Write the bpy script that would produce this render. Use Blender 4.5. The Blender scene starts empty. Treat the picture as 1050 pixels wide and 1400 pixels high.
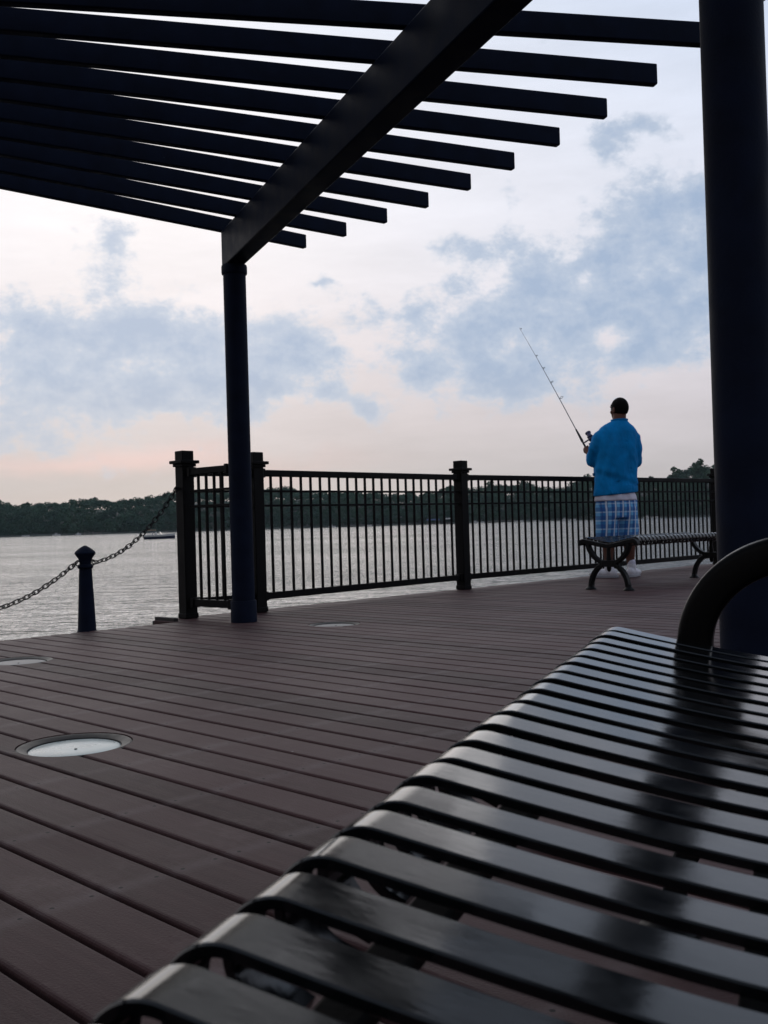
import bpy, bmesh, math, random
import numpy as np
from mathutils import Vector, Matrix, noise
random.seed(7)
R = math.radians
scene = bpy.context.scene
C = scene.collection

# ------------------------------------------------------------------ helpers
def newmat(name, col, rough=0.5, metal=0.0, spec=0.5, bump=None, var=None, coat=0.0):
    """Principled material; bump=(scale, distance), var=(scale, amount) gives uneven colour and gloss."""
    m = bpy.data.materials.new(name); m.use_nodes = True
    nt = m.node_tree; b = nt.nodes['Principled BSDF']
    b.inputs['Base Color'].default_value = (*col, 1); b.inputs['Roughness'].default_value = rough
    b.inputs['Metallic'].default_value = metal; b.inputs['Specular IOR Level'].default_value = spec
    b.inputs['Coat Weight'].default_value = coat
    tc = nt.nodes.new('ShaderNodeTexCoord')
    if var:
        n = nt.nodes.new('ShaderNodeTexNoise'); n.inputs['Scale'].default_value = var[0]; n.inputs['Detail'].default_value = 6
        nt.links.new(tc.outputs['Object'], n.inputs['Vector'])
        r = nt.nodes.new('ShaderNodeValToRGB')
        a = var[1]
        r.color_ramp.elements[0].position = .3; r.color_ramp.elements[1].position = .7
        r.color_ramp.elements[0].color = (*[c*(1-a) for c in col], 1)
        r.color_ramp.elements[1].color = (*[min(1, c*(1+a)) for c in col], 1)
        nt.links.new(n.outputs['Fac'], r.inputs['Fac']); nt.links.new(r.outputs['Color'], b.inputs['Base Color'])
        mr = nt.nodes.new('ShaderNodeMapRange'); mr.inputs['To Min'].default_value = rough*.75; mr.inputs['To Max'].default_value = min(1, rough*1.3)
        nt.links.new(n.outputs['Fac'], mr.inputs['Value']); nt.links.new(mr.outputs['Result'], b.inputs['Roughness'])
    if bump:
        n = nt.nodes.new('ShaderNodeTexNoise'); n.inputs['Scale'].default_value = bump[0]; n.inputs['Detail'].default_value = 4
        nt.links.new(tc.outputs['Object'], n.inputs['Vector'])
        bp = nt.nodes.new('ShaderNodeBump'); bp.inputs['Strength'].default_value = 1; bp.inputs['Distance'].default_value = bump[1]
        nt.links.new(n.outputs['Fac'], bp.inputs['Height']); nt.links.new(bp.outputs['Normal'], b.inputs['Normal'])
    return m

class MB:
    post = None
    def __init__(s): s.v = []; s.f = []
    def add(s, vs, fs):
        o = len(s.v); s.v += [tuple(v) for v in vs]; s.f += [tuple(i+o for i in f) for f in fs]; return s
    def frame_box(s, c, ax, ay, az, sx, sy, sz):
        """box with centre c, unit axes and full sizes"""
        c = Vector(c); ax = Vector(ax)*sx/2; ay = Vector(ay)*sy/2; az = Vector(az)*sz/2
        vs = [c+i*ax+j*ay+k*az for i in (-1, 1) for j in (-1, 1) for k in (-1, 1)]
        return s.add(vs, [(0,1,3,2),(4,6,7,5),(0,4,5,1),(2,3,7,6),(0,2,6,4),(1,5,7,3)])
    def box(s, x0, x1, y0, y1, z0, z1):
        return s.frame_box(((x0+x1)/2,(y0+y1)/2,(z0+z1)/2), (1,0,0),(0,1,0),(0,0,1), x1-x0, y1-y0, z1-z0)
    def bar(s, a, b, w, h, up=(0,0,1)):
        """rectangular bar from a to b; w sideways, h along up"""
        a = Vector(a); b = Vector(b); d = (b-a); L = d.length; d.normalize()
        side = d.cross(Vector(up)); side.normalize(); u = side.cross(d)
        return s.frame_box((a+b)/2, d, side, u, L, w, h)
    def sweep(s, path, prof, side=None, closed=False, cap=True):
        """prof: list of (a,b) in the frame (side, normal) at every path point"""
        P = [Vector(p) for p in path]; n = len(P); vs = []
        last = None
        for i, p in enumerate(P):
            if closed: t = P[(i+1) % n]-P[i-1]
            else: t = P[min(i+1, n-1)]-P[max(i-1, 0)]
            t.normalize()
            if side is not None: sd = Vector(side)
            else:
                if last is None:
                    h = Vector((0,0,1)) if abs(t.z) < .9 else Vector((1,0,0)); sd = t.cross(h)
                else: sd = last-t*last.dot(t)
            sd = sd-t*sd.dot(t); sd.normalize(); last = sd; nn = sd.cross(t)
            pr = prof(i/(n-1)) if callable(prof) else prof
            m = len(pr)
            vs += [p+sd*a+nn*b for a, b in pr]
        fs = []
        for i in range(n if closed else n-1):
            j = (i+1) % n
            for k in range(m): fs.append((i*m+k, i*m+(k+1) % m, j*m+(k+1) % m, j*m+k))
        if cap and not closed: fs += [tuple(range(m))[::-1], tuple(range((n-1)*m, n*m))]
        return s.add(vs, fs)
    def tube(s, path, r, seg=10, closed=False):
        def pr(t, r=r):
            rr = r(t) if callable(r) else r
            return [(rr*math.cos(2*math.pi*k/seg), rr*math.sin(2*math.pi*k/seg)) for k in range(seg)]
        return s.sweep(path, pr if callable(r) else pr(0), closed=closed)
    def lathe(s, prof, seg=32, loc=(0,0,0)):
        vs = []; fs = []; m = len(prof); l = Vector(loc)
        for r, z in prof:
            vs += [l+Vector((r*math.cos(2*math.pi*k/seg), r*math.sin(2*math.pi*k/seg), z)) for k in range(seg)]
        for i in range(m-1):
            for k in range(seg): fs.append((i*seg+k, i*seg+(k+1) % seg, (i+1)*seg+(k+1) % seg, (i+1)*seg+k))
        fs += [tuple(range(seg))[::-1], tuple(range((m-1)*seg, m*seg))]
        return s.add(vs, fs)
    def ellipsoid(s, c, r, rot=None, nu=20, nv=12):
        c = Vector(c); vs = []; fs = []; M = rot or Matrix.Identity(3)
        for i in range(1, nv):
            th = math.pi*i/nv
            for k in range(nu):
                ph = 2*math.pi*k/nu
                vs.append(c+M@Vector((r[0]*math.sin(th)*math.cos(ph), r[1]*math.sin(th)*math.sin(ph), r[2]*math.cos(th))))
        vs += [c+M@Vector((0,0,r[2])), c-M@Vector((0,0,r[2]))]; T = len(vs)-2; B = T+1
        for i in range(nv-2):
            for k in range(nu): fs.append((i*nu+k, (i+1)*nu+k, (i+1)*nu+(k+1) % nu, i*nu+(k+1) % nu))
        for k in range(nu): fs += [(T, k, (k+1) % nu), (B, (nv-2)*nu+(k+1) % nu, (nv-2)*nu+k)]
        return s.add(vs, fs)
    def loft(s, secs, seg=24):
        """secs: list of (centre, rx, ry) horizontal-ish ellipses stacked along z"""
        vs = []; fs = []; n = len(secs)
        for c, rx, ry in secs:
            c = Vector(c)
            vs += [c+Vector((rx*math.cos(2*math.pi*k/seg), ry*math.sin(2*math.pi*k/seg), 0)) for k in range(seg)]
        for i in range(n-1):
            for k in range(seg): fs.append((i*seg+k, i*seg+(k+1) % seg, (i+1)*seg+(k+1) % seg, (i+1)*seg+k))
        fs += [tuple(range(seg))[::-1], tuple(range((n-1)*seg, n*seg))]
        return s.add(vs, fs)
    def limb(s, pts, seg=14):
        """pts: (x,y,z,r) chain of round sections with round ends"""
        P = [Vector(p[:3]) for p in pts]; rr = [p[3] for p in pts]
        s.ellipsoid(P[0], (rr[0],)*3, nu=14, nv=8); s.ellipsoid(P[-1], (rr[-1],)*3, nu=14, nv=8)
        for i in range(1, len(P)-1): s.ellipsoid(P[i], (rr[i],)*3, nu=14, nv=8)
        for i in range(len(P)-1):
            a, b = P[i], P[i+1]; d = (b-a).normalized()
            h = Vector((0,0,1)) if abs(d.z) < .9 else Vector((1,0,0)); u = d.cross(h).normalized(); w = d.cross(u)
            vs = []
            for p, r in ((a, rr[i]), (b, rr[i+1])):
                vs += [p+u*r*math.cos(2*math.pi*k/seg)+w*r*math.sin(2*math.pi*k/seg) for k in range(seg)]
            fs = [(k, (k+1) % seg, seg+(k+1) % seg, seg+k) for k in range(seg)]+[tuple(range(seg))[::-1], tuple(range(seg, 2*seg))]
            s.add(vs, fs)
        return s
    def build(s, name, mat, parent=None, smooth=35, bevel=0, loc=None, segs=2):
        vv = [MB.post(v) for v in s.v] if MB.post else s.v
        me = bpy.data.meshes.new(name); me.from_pydata(vv, [], s.f); me.update()
        bm = bmesh.new(); bm.from_mesh(me); bmesh.ops.recalc_face_normals(bm, faces=bm.faces); bm.to_mesh(me); bm.free()
        if smooth:
            me.polygons.foreach_set('use_smooth', [True]*len(me.polygons)); me.set_sharp_from_angle(angle=R(smooth))
        if mat: me.materials.append(mat)
        o = bpy.data.objects.new(name, me); C.objects.link(o)
        if parent: o.parent = parent
        if loc: o.location = loc
        if bevel:
            b = o.modifiers.new('bevel', 'BEVEL'); b.width = bevel; b.segments = segs; b.limit_method = 'ANGLE'; b.angle_limit = R(40)
            b.harden_normals = False
        return o

def empty(name, loc=(0,0,0), rz=0):
    o = bpy.data.objects.new(name, None); C.objects.link(o); o.location = loc; o.rotation_euler.z = rz
    o.empty_display_size = .2
    return o
def tag(o, label, cat, group=None):
    o['label'] = label; o['category'] = cat
    if group: o['group'] = group
    return o
def kind(o, k): o['kind'] = k; return o
def copy_tree(o, parent=None):
    c = o.copy(); C.objects.link(c)
    if parent: c.parent = parent
    for ch in [x for x in bpy.data.objects if x.parent == o]: copy_tree(ch, c)
    return c
def fuse(o, voxel, smooth_it=6):
    """melt overlapping closed shapes into one continuous skin"""
    m = o.modifiers.new('remesh', 'REMESH'); m.mode = 'VOXEL'; m.voxel_size = voxel; m.use_smooth_shade = True
    s = o.modifiers.new('smooth', 'SMOOTH'); s.iterations = smooth_it; s.factor = .5
    dg = bpy.context.evaluated_depsgraph_get(); me = bpy.data.meshes.new_from_object(o.evaluated_get(dg))
    o.modifiers.clear(); old = o.data; mats = list(old.materials); o.data = me
    me.materials.clear()
    for k in mats: me.materials.append(k)
    me.polygons.foreach_set('use_smooth', [True]*len(me.polygons))
    return o

# ------------------------------------------------------------------ materials
M = {}
M['navy'] = newmat('navy_paint', (.0062,.0095,.0215), .6, spec=.05, var=(9,.25), bump=(140,.0006))
M['black'] = newmat('black_powder_coat', (.0034,.0030,.0031), .55, spec=.09, var=(14,.3), bump=(180,.0005))
M['iron'] = newmat('black_cast_iron', (.003,.003,.0034), .45, spec=.15, var=(20,.3), bump=(120,.0008))
M['arm'] = newmat('black_armrest_enamel', (.0016,.0016,.0018), .3, spec=.07, bump=(120,.0003))
M['chain'] = newmat('dark_chain_steel', (.007,.0065,.007), .5, spec=.2, var=(60,.4))
M['skin'] = newmat('tanned_skin', (.10,.042,.029), .65, spec=.2, var=(25,.12), bump=(150,.0006))
M['hair'] = newmat('dark_hair', (.005,.004,.0035), .8, spec=.06, bump=(220,.002))
M['undershirt'] = newmat('white_cotton', (.55,.52,.60), .8, var=(20,.08))
M['shoe'] = newmat('white_shoe', (.60,.57,.60), .6, var=(18,.15))
M['sole'] = newmat('grey_sole', (.30,.29,.31), .7)
M['gelcoat'] = newmat('white_gelcoat', (.55,.55,.54), .3, var=(3,.05))
M['hull'] = newmat('navy_hull', (.012,.016,.04), .25)
M['canvas'] = newmat('brown_canvas', (.26,.19,.13), .8)
M['glass'] = newmat('dark_boat_glass', (.02,.025,.03), .08)
M['wood'] = newmat('weathered_timber', (.20,.18,.16), .8, var=(2,.2))
M['siding'] = newmat('pale_siding', (.42,.42,.42), .7, var=(1,.1))
M['beige'] = newmat('beige_siding', (.55,.50,.43), .7, var=(1,.1))
M['roof'] = newmat('grey_roof', (.16,.15,.16), .8, var=(2,.2))
M['blueroof'] = newmat('blue_roof', (.10,.15,.30), .6, var=(2,.15))
M['window'] = newmat('house_window', (.03,.035,.04), .1)
M['trunk'] = newmat('bark', (.06,.045,.035), .9, var=(3,.3))
M['rodgrip'] = newmat('black_foam_grip', (.012,.012,.013), .7)
M['blank'] = newmat('grey_graphite_rod', (.16,.155,.16), .4)
M['reel'] = newmat('dark_blue_reel', (.02,.022,.06), .3, metal=.5)
M['spool'] = newmat('dark_spool', (.06,.06,.11), .35, metal=.6)

def mat_strap():
    m = newmat('gloss_black_enamel', (.003,.0035,.004), .2, spec=.42)
    nt = m.node_tree; b = nt.nodes['Principled BSDF']; N = nt.nodes.new; L = nt.links.new
    tc = N('ShaderNodeTexCoord')
    n1 = N('ShaderNodeTexNoise'); n1.inputs['Scale'].default_value = 30; n1.inputs['Detail'].default_value = 6
    L(tc.outputs['Object'], n1.inputs['Vector'])
    mr = N('ShaderNodeMapRange'); mr.inputs['From Min'].default_value = .3; mr.inputs['From Max'].default_value = .7
    mr.inputs['To Min'].default_value = .085; mr.inputs['To Max'].default_value = .15
    L(n1.outputs['Fac'], mr.inputs['Value']); L(mr.outputs['Result'], b.inputs['Roughness'])
    n2 = N('ShaderNodeTexNoise'); n2.inputs['Scale'].default_value = 160; n2.inputs['Detail'].default_value = 3
    mp = N('ShaderNodeMapping'); mp.inputs['Scale'].default_value = (.35,1,1)
    L(tc.outputs['Object'], mp.inputs['Vector']); L(mp.outputs['Vector'], n2.inputs['Vector'])
    bp = N('ShaderNodeBump'); bp.inputs['Distance'].default_value = .00006; bp.inputs['Strength'].default_value = 1
    L(n2.outputs['Fac'], bp.inputs['Height']); L(bp.outputs['Normal'], b.inputs['Normal'])
    return m
M['strap'] = mat_strap()

def mat_deck():
    m = newmat('brown_composite_board', (.1,.07,.07), .6)
    nt = m.node_tree; b = nt.nodes['Principled BSDF']; N = nt.nodes.new; L = nt.links.new
    tc = N('ShaderNodeTexCoord'); geo = N('ShaderNodeNewGeometry')
    mp = N('ShaderNodeMapping'); mp.inputs['Scale'].default_value = (2.5, 45, 1)
    L(tc.outputs['Object'], mp.inputs['Vector'])
    gr = N('ShaderNodeTexNoise'); gr.inputs['Scale'].default_value = 1; gr.inputs['Detail'].default_value = 7; gr.inputs['Roughness'].default_value = .7
    L(mp.outputs['Vector'], gr.inputs['Vector'])
    bl = N('ShaderNodeTexNoise'); bl.inputs['Scale'].default_value = 2.2; bl.inputs['Detail'].default_value = 8; bl.inputs['Roughness'].default_value = .65
    L(tc.outputs['Object'], bl.inputs['Vector'])
    r = N('ShaderNodeValToRGB'); e = r.color_ramp.elements
    e[0].position = .25; e[0].color = (.029,.0135,.0138,1); e[1].position = .75; e[1].color = (.074,.0385,.0385,1)
    add = N('ShaderNodeMath'); add.operation = 'MULTIPLY_ADD'; add.inputs[1].default_value = .45
    L(gr.outputs['Fac'], add.inputs[0])
    mul = N('ShaderNodeMath'); mul.operation = 'MULTIPLY_ADD'; mul.inputs[1].default_value = .30
    L(bl.outputs['Fac'], mul.inputs[0]); 
    mu2 = N('ShaderNodeMath'); mu2.operation = 'MULTIPLY'; mu2.inputs[1].default_value = .42; L(geo.outputs['Random Per Island'], mu2.inputs[0])
    L(mu2.outputs[0], mul.inputs[2]); L(mul.outputs[0], add.inputs[2]); L(add.outputs[0], r.inputs['Fac'])
    # pale scuffs and dark stains
    st = N('ShaderNodeTexNoise'); st.inputs['Scale'].default_value = 5; st.inputs['Detail'].default_value = 10; st.inputs['Roughness'].default_value = .75
    L(tc.outputs['Object'], st.inputs['Vector'])
    sr = N('ShaderNodeValToRGB'); sr.color_ramp.elements[0].position = .54; sr.color_ramp.elements[0].color = (0,0,0,1); sr.color_ramp.elements[1].position = .76; sr.color_ramp.elements[1].color = (.6,.6,.6,1)
    L(st.outputs['Fac'], sr.inputs['Fac'])
    mx = N('ShaderNodeMixRGB'); mx.inputs['Color2'].default_value = (.115,.076,.074,1)
    L(sr.outputs['Color'], mx.inputs['Fac']); L(r.outputs['Color'], mx.inputs['Color1'])
    # crumbs and specks
    vo = N('ShaderNodeTexVoronoi'); vo.inputs['Scale'].default_value = 16; vo.inputs['Randomness'].default_value = 1
    L(tc.outputs['Object'], vo.inputs['Vector'])
    vr = N('ShaderNodeMath'); vr.operation = 'LESS_THAN'; vr.inputs[1].default_value = .055; L(vo.outputs['Distance'], vr.inputs[0])
    vs = N('ShaderNodeSeparateColor'); L(vo.outputs['Color'], vs.inputs[0])
    vg = N('ShaderNodeMath'); vg.operation = 'GREATER_THAN'; vg.inputs[1].default_value = .72; L(vs.outputs[0], vg.inputs[0])
    vm = N('ShaderNodeMath'); vm.operation = 'MULTIPLY'; L(vr.outputs[0], vm.inputs[0]); L(vg.outputs[0], vm.inputs[1])
    sel = N('ShaderNodeMixRGB'); sel.inputs['Color1'].default_value = (.02,.015,.015,1); sel.inputs['Color2'].default_value = (.24,.21,.20,1)
    vsel = N('ShaderNodeMath'); vsel.operation = 'GREATER_THAN'; vsel.inputs[1].default_value = .8; L(vs.outputs[1], vsel.inputs[0]); L(vsel.outputs[0], sel.inputs['Fac'])
    m2 = N('ShaderNodeMixRGB'); L(vm.outputs[0], m2.inputs['Fac']); L(mx.outputs['Color'], m2.inputs['Color1']); L(sel.outputs['Color'], m2.inputs['Color2'])
    # pairs of screws over every joist, with faint rub marks round them
    sx_ = N('ShaderNodeSeparateXYZ'); L(tc.outputs['Object'], sx_.inputs[0])
    def mm(op, a, b_=None):
        n_ = N('ShaderNodeMath'); n_.operation = op
        for i_, v_ in enumerate((a, b_)):
            if v_ is None: continue
            if isinstance(v_, (int, float)): n_.inputs[i_].default_value = v_
            else: L(v_, n_.inputs[i_])
        return n_.outputs[0]
    fx = mm('SUBTRACT', mm('MODULO', mm('ADD', sx_.outputs['X'], 5.7+41-.205), .41), .205)
    fy = mm('SUBTRACT', mm('ABSOLUTE', mm('SUBTRACT', mm('MODULO', mm('ADD', sx_.outputs['Y'], .1275*100-.6375), .1275), .0695)), .036)
    d2_ = mm('SQRT', mm('ADD', mm('MULTIPLY', fx, fx), mm('MULTIPLY', fy, fy)))
    scr = mm('LESS_THAN', d2_, .0042)
    m3 = N('ShaderNodeMixRGB'); m3.inputs['Color2'].default_value = (.012,.009,.009,1); L(scr, m3.inputs['Fac'])
    rub = N('ShaderNodeMapRange'); rub.inputs['From Min'].default_value = .035; rub.inputs['From Max'].default_value = .004; rub.inputs['To Max'].default_value = 1.1
    L(mm('ABSOLUTE', fx), rub.inputs['Value'])
    m4 = N('ShaderNodeMixRGB'); m4.inputs['Color2'].default_value = (.13,.10,.10,1); L(mm('MULTIPLY', rub.outputs['Result'], mm('MULTIPLY', st.outputs['Fac'], st.outputs['Fac'])), m4.inputs['Fac'])
    L(m2.outputs['Color'], m4.inputs['Color1']); L(m4.outputs['Color'], m3.inputs['Color1'])
    L(m3.outputs['Color'], b.inputs['Base Color'])
    rr = N('ShaderNodeMapRange'); rr.inputs['To Min'].default_value = .5; rr.inputs['To Max'].default_value = .72; L(bl.outputs['Fac'], rr.inputs['Value']); L(rr.outputs['Result'], b.inputs['Roughness'])
    bp = N('ShaderNodeBump'); bp.inputs['Distance'].default_value = .0015; bp.inputs['Strength'].default_value = .8
    fine = N('ShaderNodeTexNoise'); fine.inputs['Scale'].default_value = 220; fine.inputs['Detail'].default_value = 3; L(tc.outputs['Object'], fine.inputs['Vector'])
    ad2 = N('ShaderNodeMath'); L(gr.outputs['Fac'], ad2.inputs[0]); L(fine.outputs['Fac'], ad2.inputs[1])
    L(ad2.outputs[0], bp.inputs['Height']); L(bp.outputs['Normal'], b.inputs['Normal'])
    b.inputs['Specular IOR Level'].default_value = .10
    return m
M['deck'] = mat_deck()
M['joist'] = newmat('dark_joist_timber', (.03,.024,.022), .9)

def mat_water():
    m = newmat('lake_water', (.012,.020,.023), .07); nt = m.node_tree; b = nt.nodes['Principled BSDF']; N = nt.nodes.new; L = nt.links.new
    b.inputs['IOR'].default_value = 1.333
    tc = N('ShaderNodeTexCoord')
    def nz(scale, detail, sx, rot):
        mp = N('ShaderNodeMapping'); mp.inputs['Scale'].default_value = (sx,1,1); mp.inputs['Rotation'].default_value = (0,0,R(rot))
        n = N('ShaderNodeTexNoise'); n.inputs['Scale'].default_value = scale; n.inputs['Detail'].default_value = detail; n.inputs['Roughness'].default_value = .55
        L(tc.outputs['Object'], mp.inputs['Vector']); L(mp.outputs['Vector'], n.inputs['Vector']); return n
    a = nz(.85, 5, .28, 4); c = nz(4.0, 3, .35, -5); d = nz(.05, 3, .3, 3)
    m1 = N('ShaderNodeMath'); m1.operation = 'MULTIPLY_ADD'; m1.inputs[1].default_value = .28; L(c.outputs['Fac'], m1.inputs[0]); L(a.outputs['Fac'], m1.inputs[2])
    # wind patches: where d is high the ripples are stronger
    mr = N('ShaderNodeMapRange'); mr.inputs['From Min'].default_value = .35; mr.inputs['From Max'].default_value = .65; mr.inputs['To Min'].default_value = .5; mr.inputs['To Max'].default_value = 1.0
    L(d.outputs['Fac'], mr.inputs['Value'])
    bp = N('ShaderNodeBump'); bp.inputs['Distance'].default_value = .36; L(mr.outputs['Result'], bp.inputs['Strength'])
    L(m1.outputs[0], bp.inputs['Height']); L(bp.outputs['Normal'], b.inputs['Normal'])
    return m
M['water'] = mat_water()

def mat_leaf(name, c0, c1):
    m = newmat(name, c0, .75); nt = m.node_tree; b = nt.nodes['Principled BSDF']; N = nt.nodes.new; L = nt.links.new
    geo = N('ShaderNodeNewGeometry'); tc = N('ShaderNodeTexCoord')
    n = N('ShaderNodeTexNoise'); n.inputs['Scale'].default_value = .09; n.inputs['Detail'].default_value = 4; L(tc.outputs['Object'], n.inputs['Vector'])
    a = N('ShaderNodeMath'); a.operation = 'MULTIPLY_ADD'; a.inputs[1].default_value = .35; L(geo.outputs['Random Per Island'], a.inputs[0])
    m2 = N('ShaderNodeMath'); m2.operation = 'MULTIPLY_ADD'; m2.inputs[1].default_value = 1.6; m2.inputs[2].default_value = -.5; L(n.outputs['Fac'], m2.inputs[0]); L(m2.outputs[0], a.inputs[2])
    r = N('ShaderNodeValToRGB'); r.color_ramp.elements[0].color = (*c0,1); r.color_ramp.elements[1].color = (*c1,1)
    L(a.outputs[0], r.inputs['Fac']); L(r.outputs['Color'], b.inputs['Base Color']); b.inputs['Specular IOR Level'].default_value = .15
    return m
M['leaf'] = mat_leaf('far_wood_leaves', (.021,.060,.047), (.056,.120,.070))
M['leaf2'] = mat_leaf('tree_leaves', (.024,.058,.040), (.060,.115,.055))
M['bank'] = newmat('shore_earth', (.035,.045,.035), .95, var=(.05,.4))

def mat_plaid():
    m = newmat('blue_plaid_cloth', (.1,.2,.5), .85); nt = m.node_tree; b = nt.nodes['Principled BSDF']; N = nt.nodes.new; L = nt.links.new
    tc = N('ShaderNodeTexCoord'); sp = N('ShaderNodeSeparateXYZ'); L(tc.outputs['Object'], sp.inputs[0])
    def stripes(src, per, ph, w):
        a = N('ShaderNodeMath'); a.operation = 'MULTIPLY_ADD'; a.inputs[1].default_value = 2*math.pi/per; a.inputs[2].default_value = ph; L(src, a.inputs[0])
        s = N('ShaderNodeMath'); s.operation = 'SINE'; L(a.outputs[0], s.inputs[0])
        g = N('ShaderNodeMapRange'); g.inputs['From Min'].default_value = w-.15; g.inputs['From Max'].default_value = w+.15; L(s.outputs[0], g.inputs['Value']); return g.outputs['Result']
    xy = N('ShaderNodeMath'); xy.operation = 'MULTIPLY_ADD'; xy.inputs[1].default_value = .22; L(sp.outputs['Y'], xy.inputs[0]); L(sp.outputs['X'], xy.inputs[2])
    def layer(base, fac, col, k):
        mm = N('ShaderNodeMath'); mm.operation = 'MULTIPLY'; mm.inputs[1].default_value = k; L(fac, mm.inputs[0])
        x = N('ShaderNodeMixRGB'); L(mm.outputs[0], x.inputs['Fac']); x.inputs['Color2'].default_value = (*col,1)
        if isinstance(base, tuple): x.inputs['Color1'].default_value = (*base,1)
        else: L(base, x.inputs['Color1'])
        return x.outputs['Color']
    c = layer((.020,.16,.42), stripes(xy.outputs[0], .075, .3, .2), (.16,.45,.74), .8)
    c = layer(c, stripes(sp.outputs['Z'], .085, .8, .1), (.015,.06,.26), .6)
    c = layer(c, stripes(xy.outputs[0], .075, 2.2, .9), (.75,.78,.84), .9)
    c = layer(c, stripes(sp.outputs['Z'], .085, 2.9, .93), (.62,.72,.84), .6)
    c = layer(c, stripes(xy.outputs[0], .0375, 1.2, .93), (.02,.05,.22), .8)
    L(c, b.inputs['Base Color'])
    return m
M['plaid'] = mat_plaid()
M['shirt'] = newmat('blue_polo_cloth', (.002,.165,.42), .9, spec=.1, var=(12,.12), bump=(300,.0008))
def mat_lens():
    m = newmat('frosted_glass_lens', (.19,.275,.285), .28, var=(14,.2)); return m
M['lens'] = mat_lens()
M['lens_dull'] = newmat('clouded_glass_lens', (.11,.108,.11), .5, var=(14,.3))
M['ring'] = newmat('dark_bronze_ring', (.012,.011,.011), .5, spec=.2, var=(40,.3))

# ------------------------------------------------------------------ sky and light
SUN_AZ, SUN_EL = R(-14), R(24)       # azimuth from +Y, clockwise; the sun stands behind the cloud ahead
w = bpy.data.worlds.new('World'); scene.world = w; w.use_nodes = True
nt = w.node_tree; N = nt.nodes.new; L = nt.links.new
bg = nt.nodes['Background']; bg.inputs['Strength'].default_value = .1
sky = N('ShaderNodeTexSky'); sky.sky_type = 'NISHITA'; sky.sun_disc = False; sky.sun_elevation = SUN_EL; sky.sun_rotation = SUN_AZ
tc = N('ShaderNodeTexCoord'); sx = N('ShaderNodeSeparateXYZ'); L(tc.outputs['Generated'], sx.inputs[0])
def mth(op, a, b=None, c=None):
    n = N('ShaderNodeMath'); n.operation = op
    for i, v in enumerate((a, b, c)):
        if v is None: continue
        if isinstance(v, (int, float)): n.inputs[i].default_value = v
        else: L(v, n.inputs[i])
    return n.outputs[0]
az = mth('ARCTAN2', sx.outputs['X'], sx.outputs['Y']); el = mth('ARCSINE', sx.outputs['Z'])
def fbm(scale, detail, rough, stretch=1.0, off=0.0):
    mp = N('ShaderNodeMapping'); mp.inputs['Scale'].default_value = (1,1,stretch); mp.inputs['Location'].default_value = (off,off*.7,off*.3)
    n = N('ShaderNodeTexNoise'); n.inputs['Scale'].default_value = scale; n.inputs['Detail'].default_value = detail; n.inputs['Roughness'].default_value = rough
    L(tc.outputs['Generated'], mp.inputs['Vector']); L(mp.outputs['Vector'], n.inputs['Vector']); return n
wn = fbm(9, 5, .55, 1.3, 3.1); ws = N('ShaderNodeSeparateColor'); L(wn.outputs['Color'], ws.inputs[0])
azw = mth('ADD', az, mth('MULTIPLY', mth('SUBTRACT', ws.outputs[0], .5), .09))
elw = mth('ADD', el, mth('MULTIPLY', mth('SUBTRACT', ws.outputs[1], .5), .06))
# cloud banks: azimuth, elevation, half width, half height, weight
BANKS = [(-.271,.155,.100,.036,1.0),(-.190,.150,.079,.030,.9),(-.088,.170,.056,.034,1.0),(-.256,.225,.040,.045,.8),(-.243,.276,.020,.016,.6),
 (-.319,.094,.085,.026,.7),(-.022,.108,.018,.014,.9),(-.012,.202,.019,.017,.55),(.101,.163,.075,.040,1.0),(.180,.207,.097,.052,1.05),(.090,.262,.030,.014,.7),
 (.128,.122,.090,.018,.7),(.271,.205,.065,.040,.95),(.294,.282,.062,.040,1.15),(.229,.349,.040,.014,1.0),(.246,.155,.045,.026,.7),(-.329,.193,.024,.022,.6),
 (.221,.170,.030,.014,-.8),(-.051,.231,.010,.004,.5),(.031,.200,.014,.018,.5),(-.157,.107,.060,.016,.5),
 (.045,.15,.012,.012,.55),(-.045,.125,.016,.008,.6),(-.03,.16,.010,.010,.45),(.07,.235,.02,.012,.5),(-.20,.20,.05,.02,.5),(.315,.215,.03,.02,.6),(-.11,.135,.03,.010,.5),(-.55,.18,.12,.05,1.0),(-.9,.25,.2,.06,.8),(.55,.2,.13,.05,1.0),(.85,.16,.2,.05,.8),(1.6,.3,.4,.09,.7),(-1.7,.25,.4,.08,.7),(2.6,.35,.5,.1,.8),(-2.6,.3,.4,.1,.8)]
tot = None
for a0, e0, ra, re, wt in BANKS:
    q = mth('ADD', mth('POWER', mth('DIVIDE', mth('SUBTRACT', azw, a0), ra), 2.0), mth('POWER', mth('DIVIDE', mth('SUBTRACT', elw, e0), re), 2.0))
    g = mth('MULTIPLY', mth('EXPONENT', mth('MULTIPLY', q, -.8)), wt)
    tot = g if tot is None else mth('ADD', tot, g)
dn = fbm(21, 10, .60, 1.45, 8.7); dn2 = fbm(100, 8, .68, 1.4, 2.0)
field = mth('ADD', mth('MINIMUM', tot, 1.15), mth('ADD', mth('MULTIPLY', mth('SUBTRACT', dn.outputs['Fac'], .5), 2.3), mth('MULTIPLY', mth('SUBTRACT', dn2.outputs['Fac'], .5), .75)))
cm = N('ShaderNodeMapRange'); cm.interpolation_type = 'SMOOTHSTEP'; cm.inputs['From Min'].default_value = .30; cm.inputs['From Max'].default_value = .95; L(field, cm.inputs['Value'])
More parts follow.
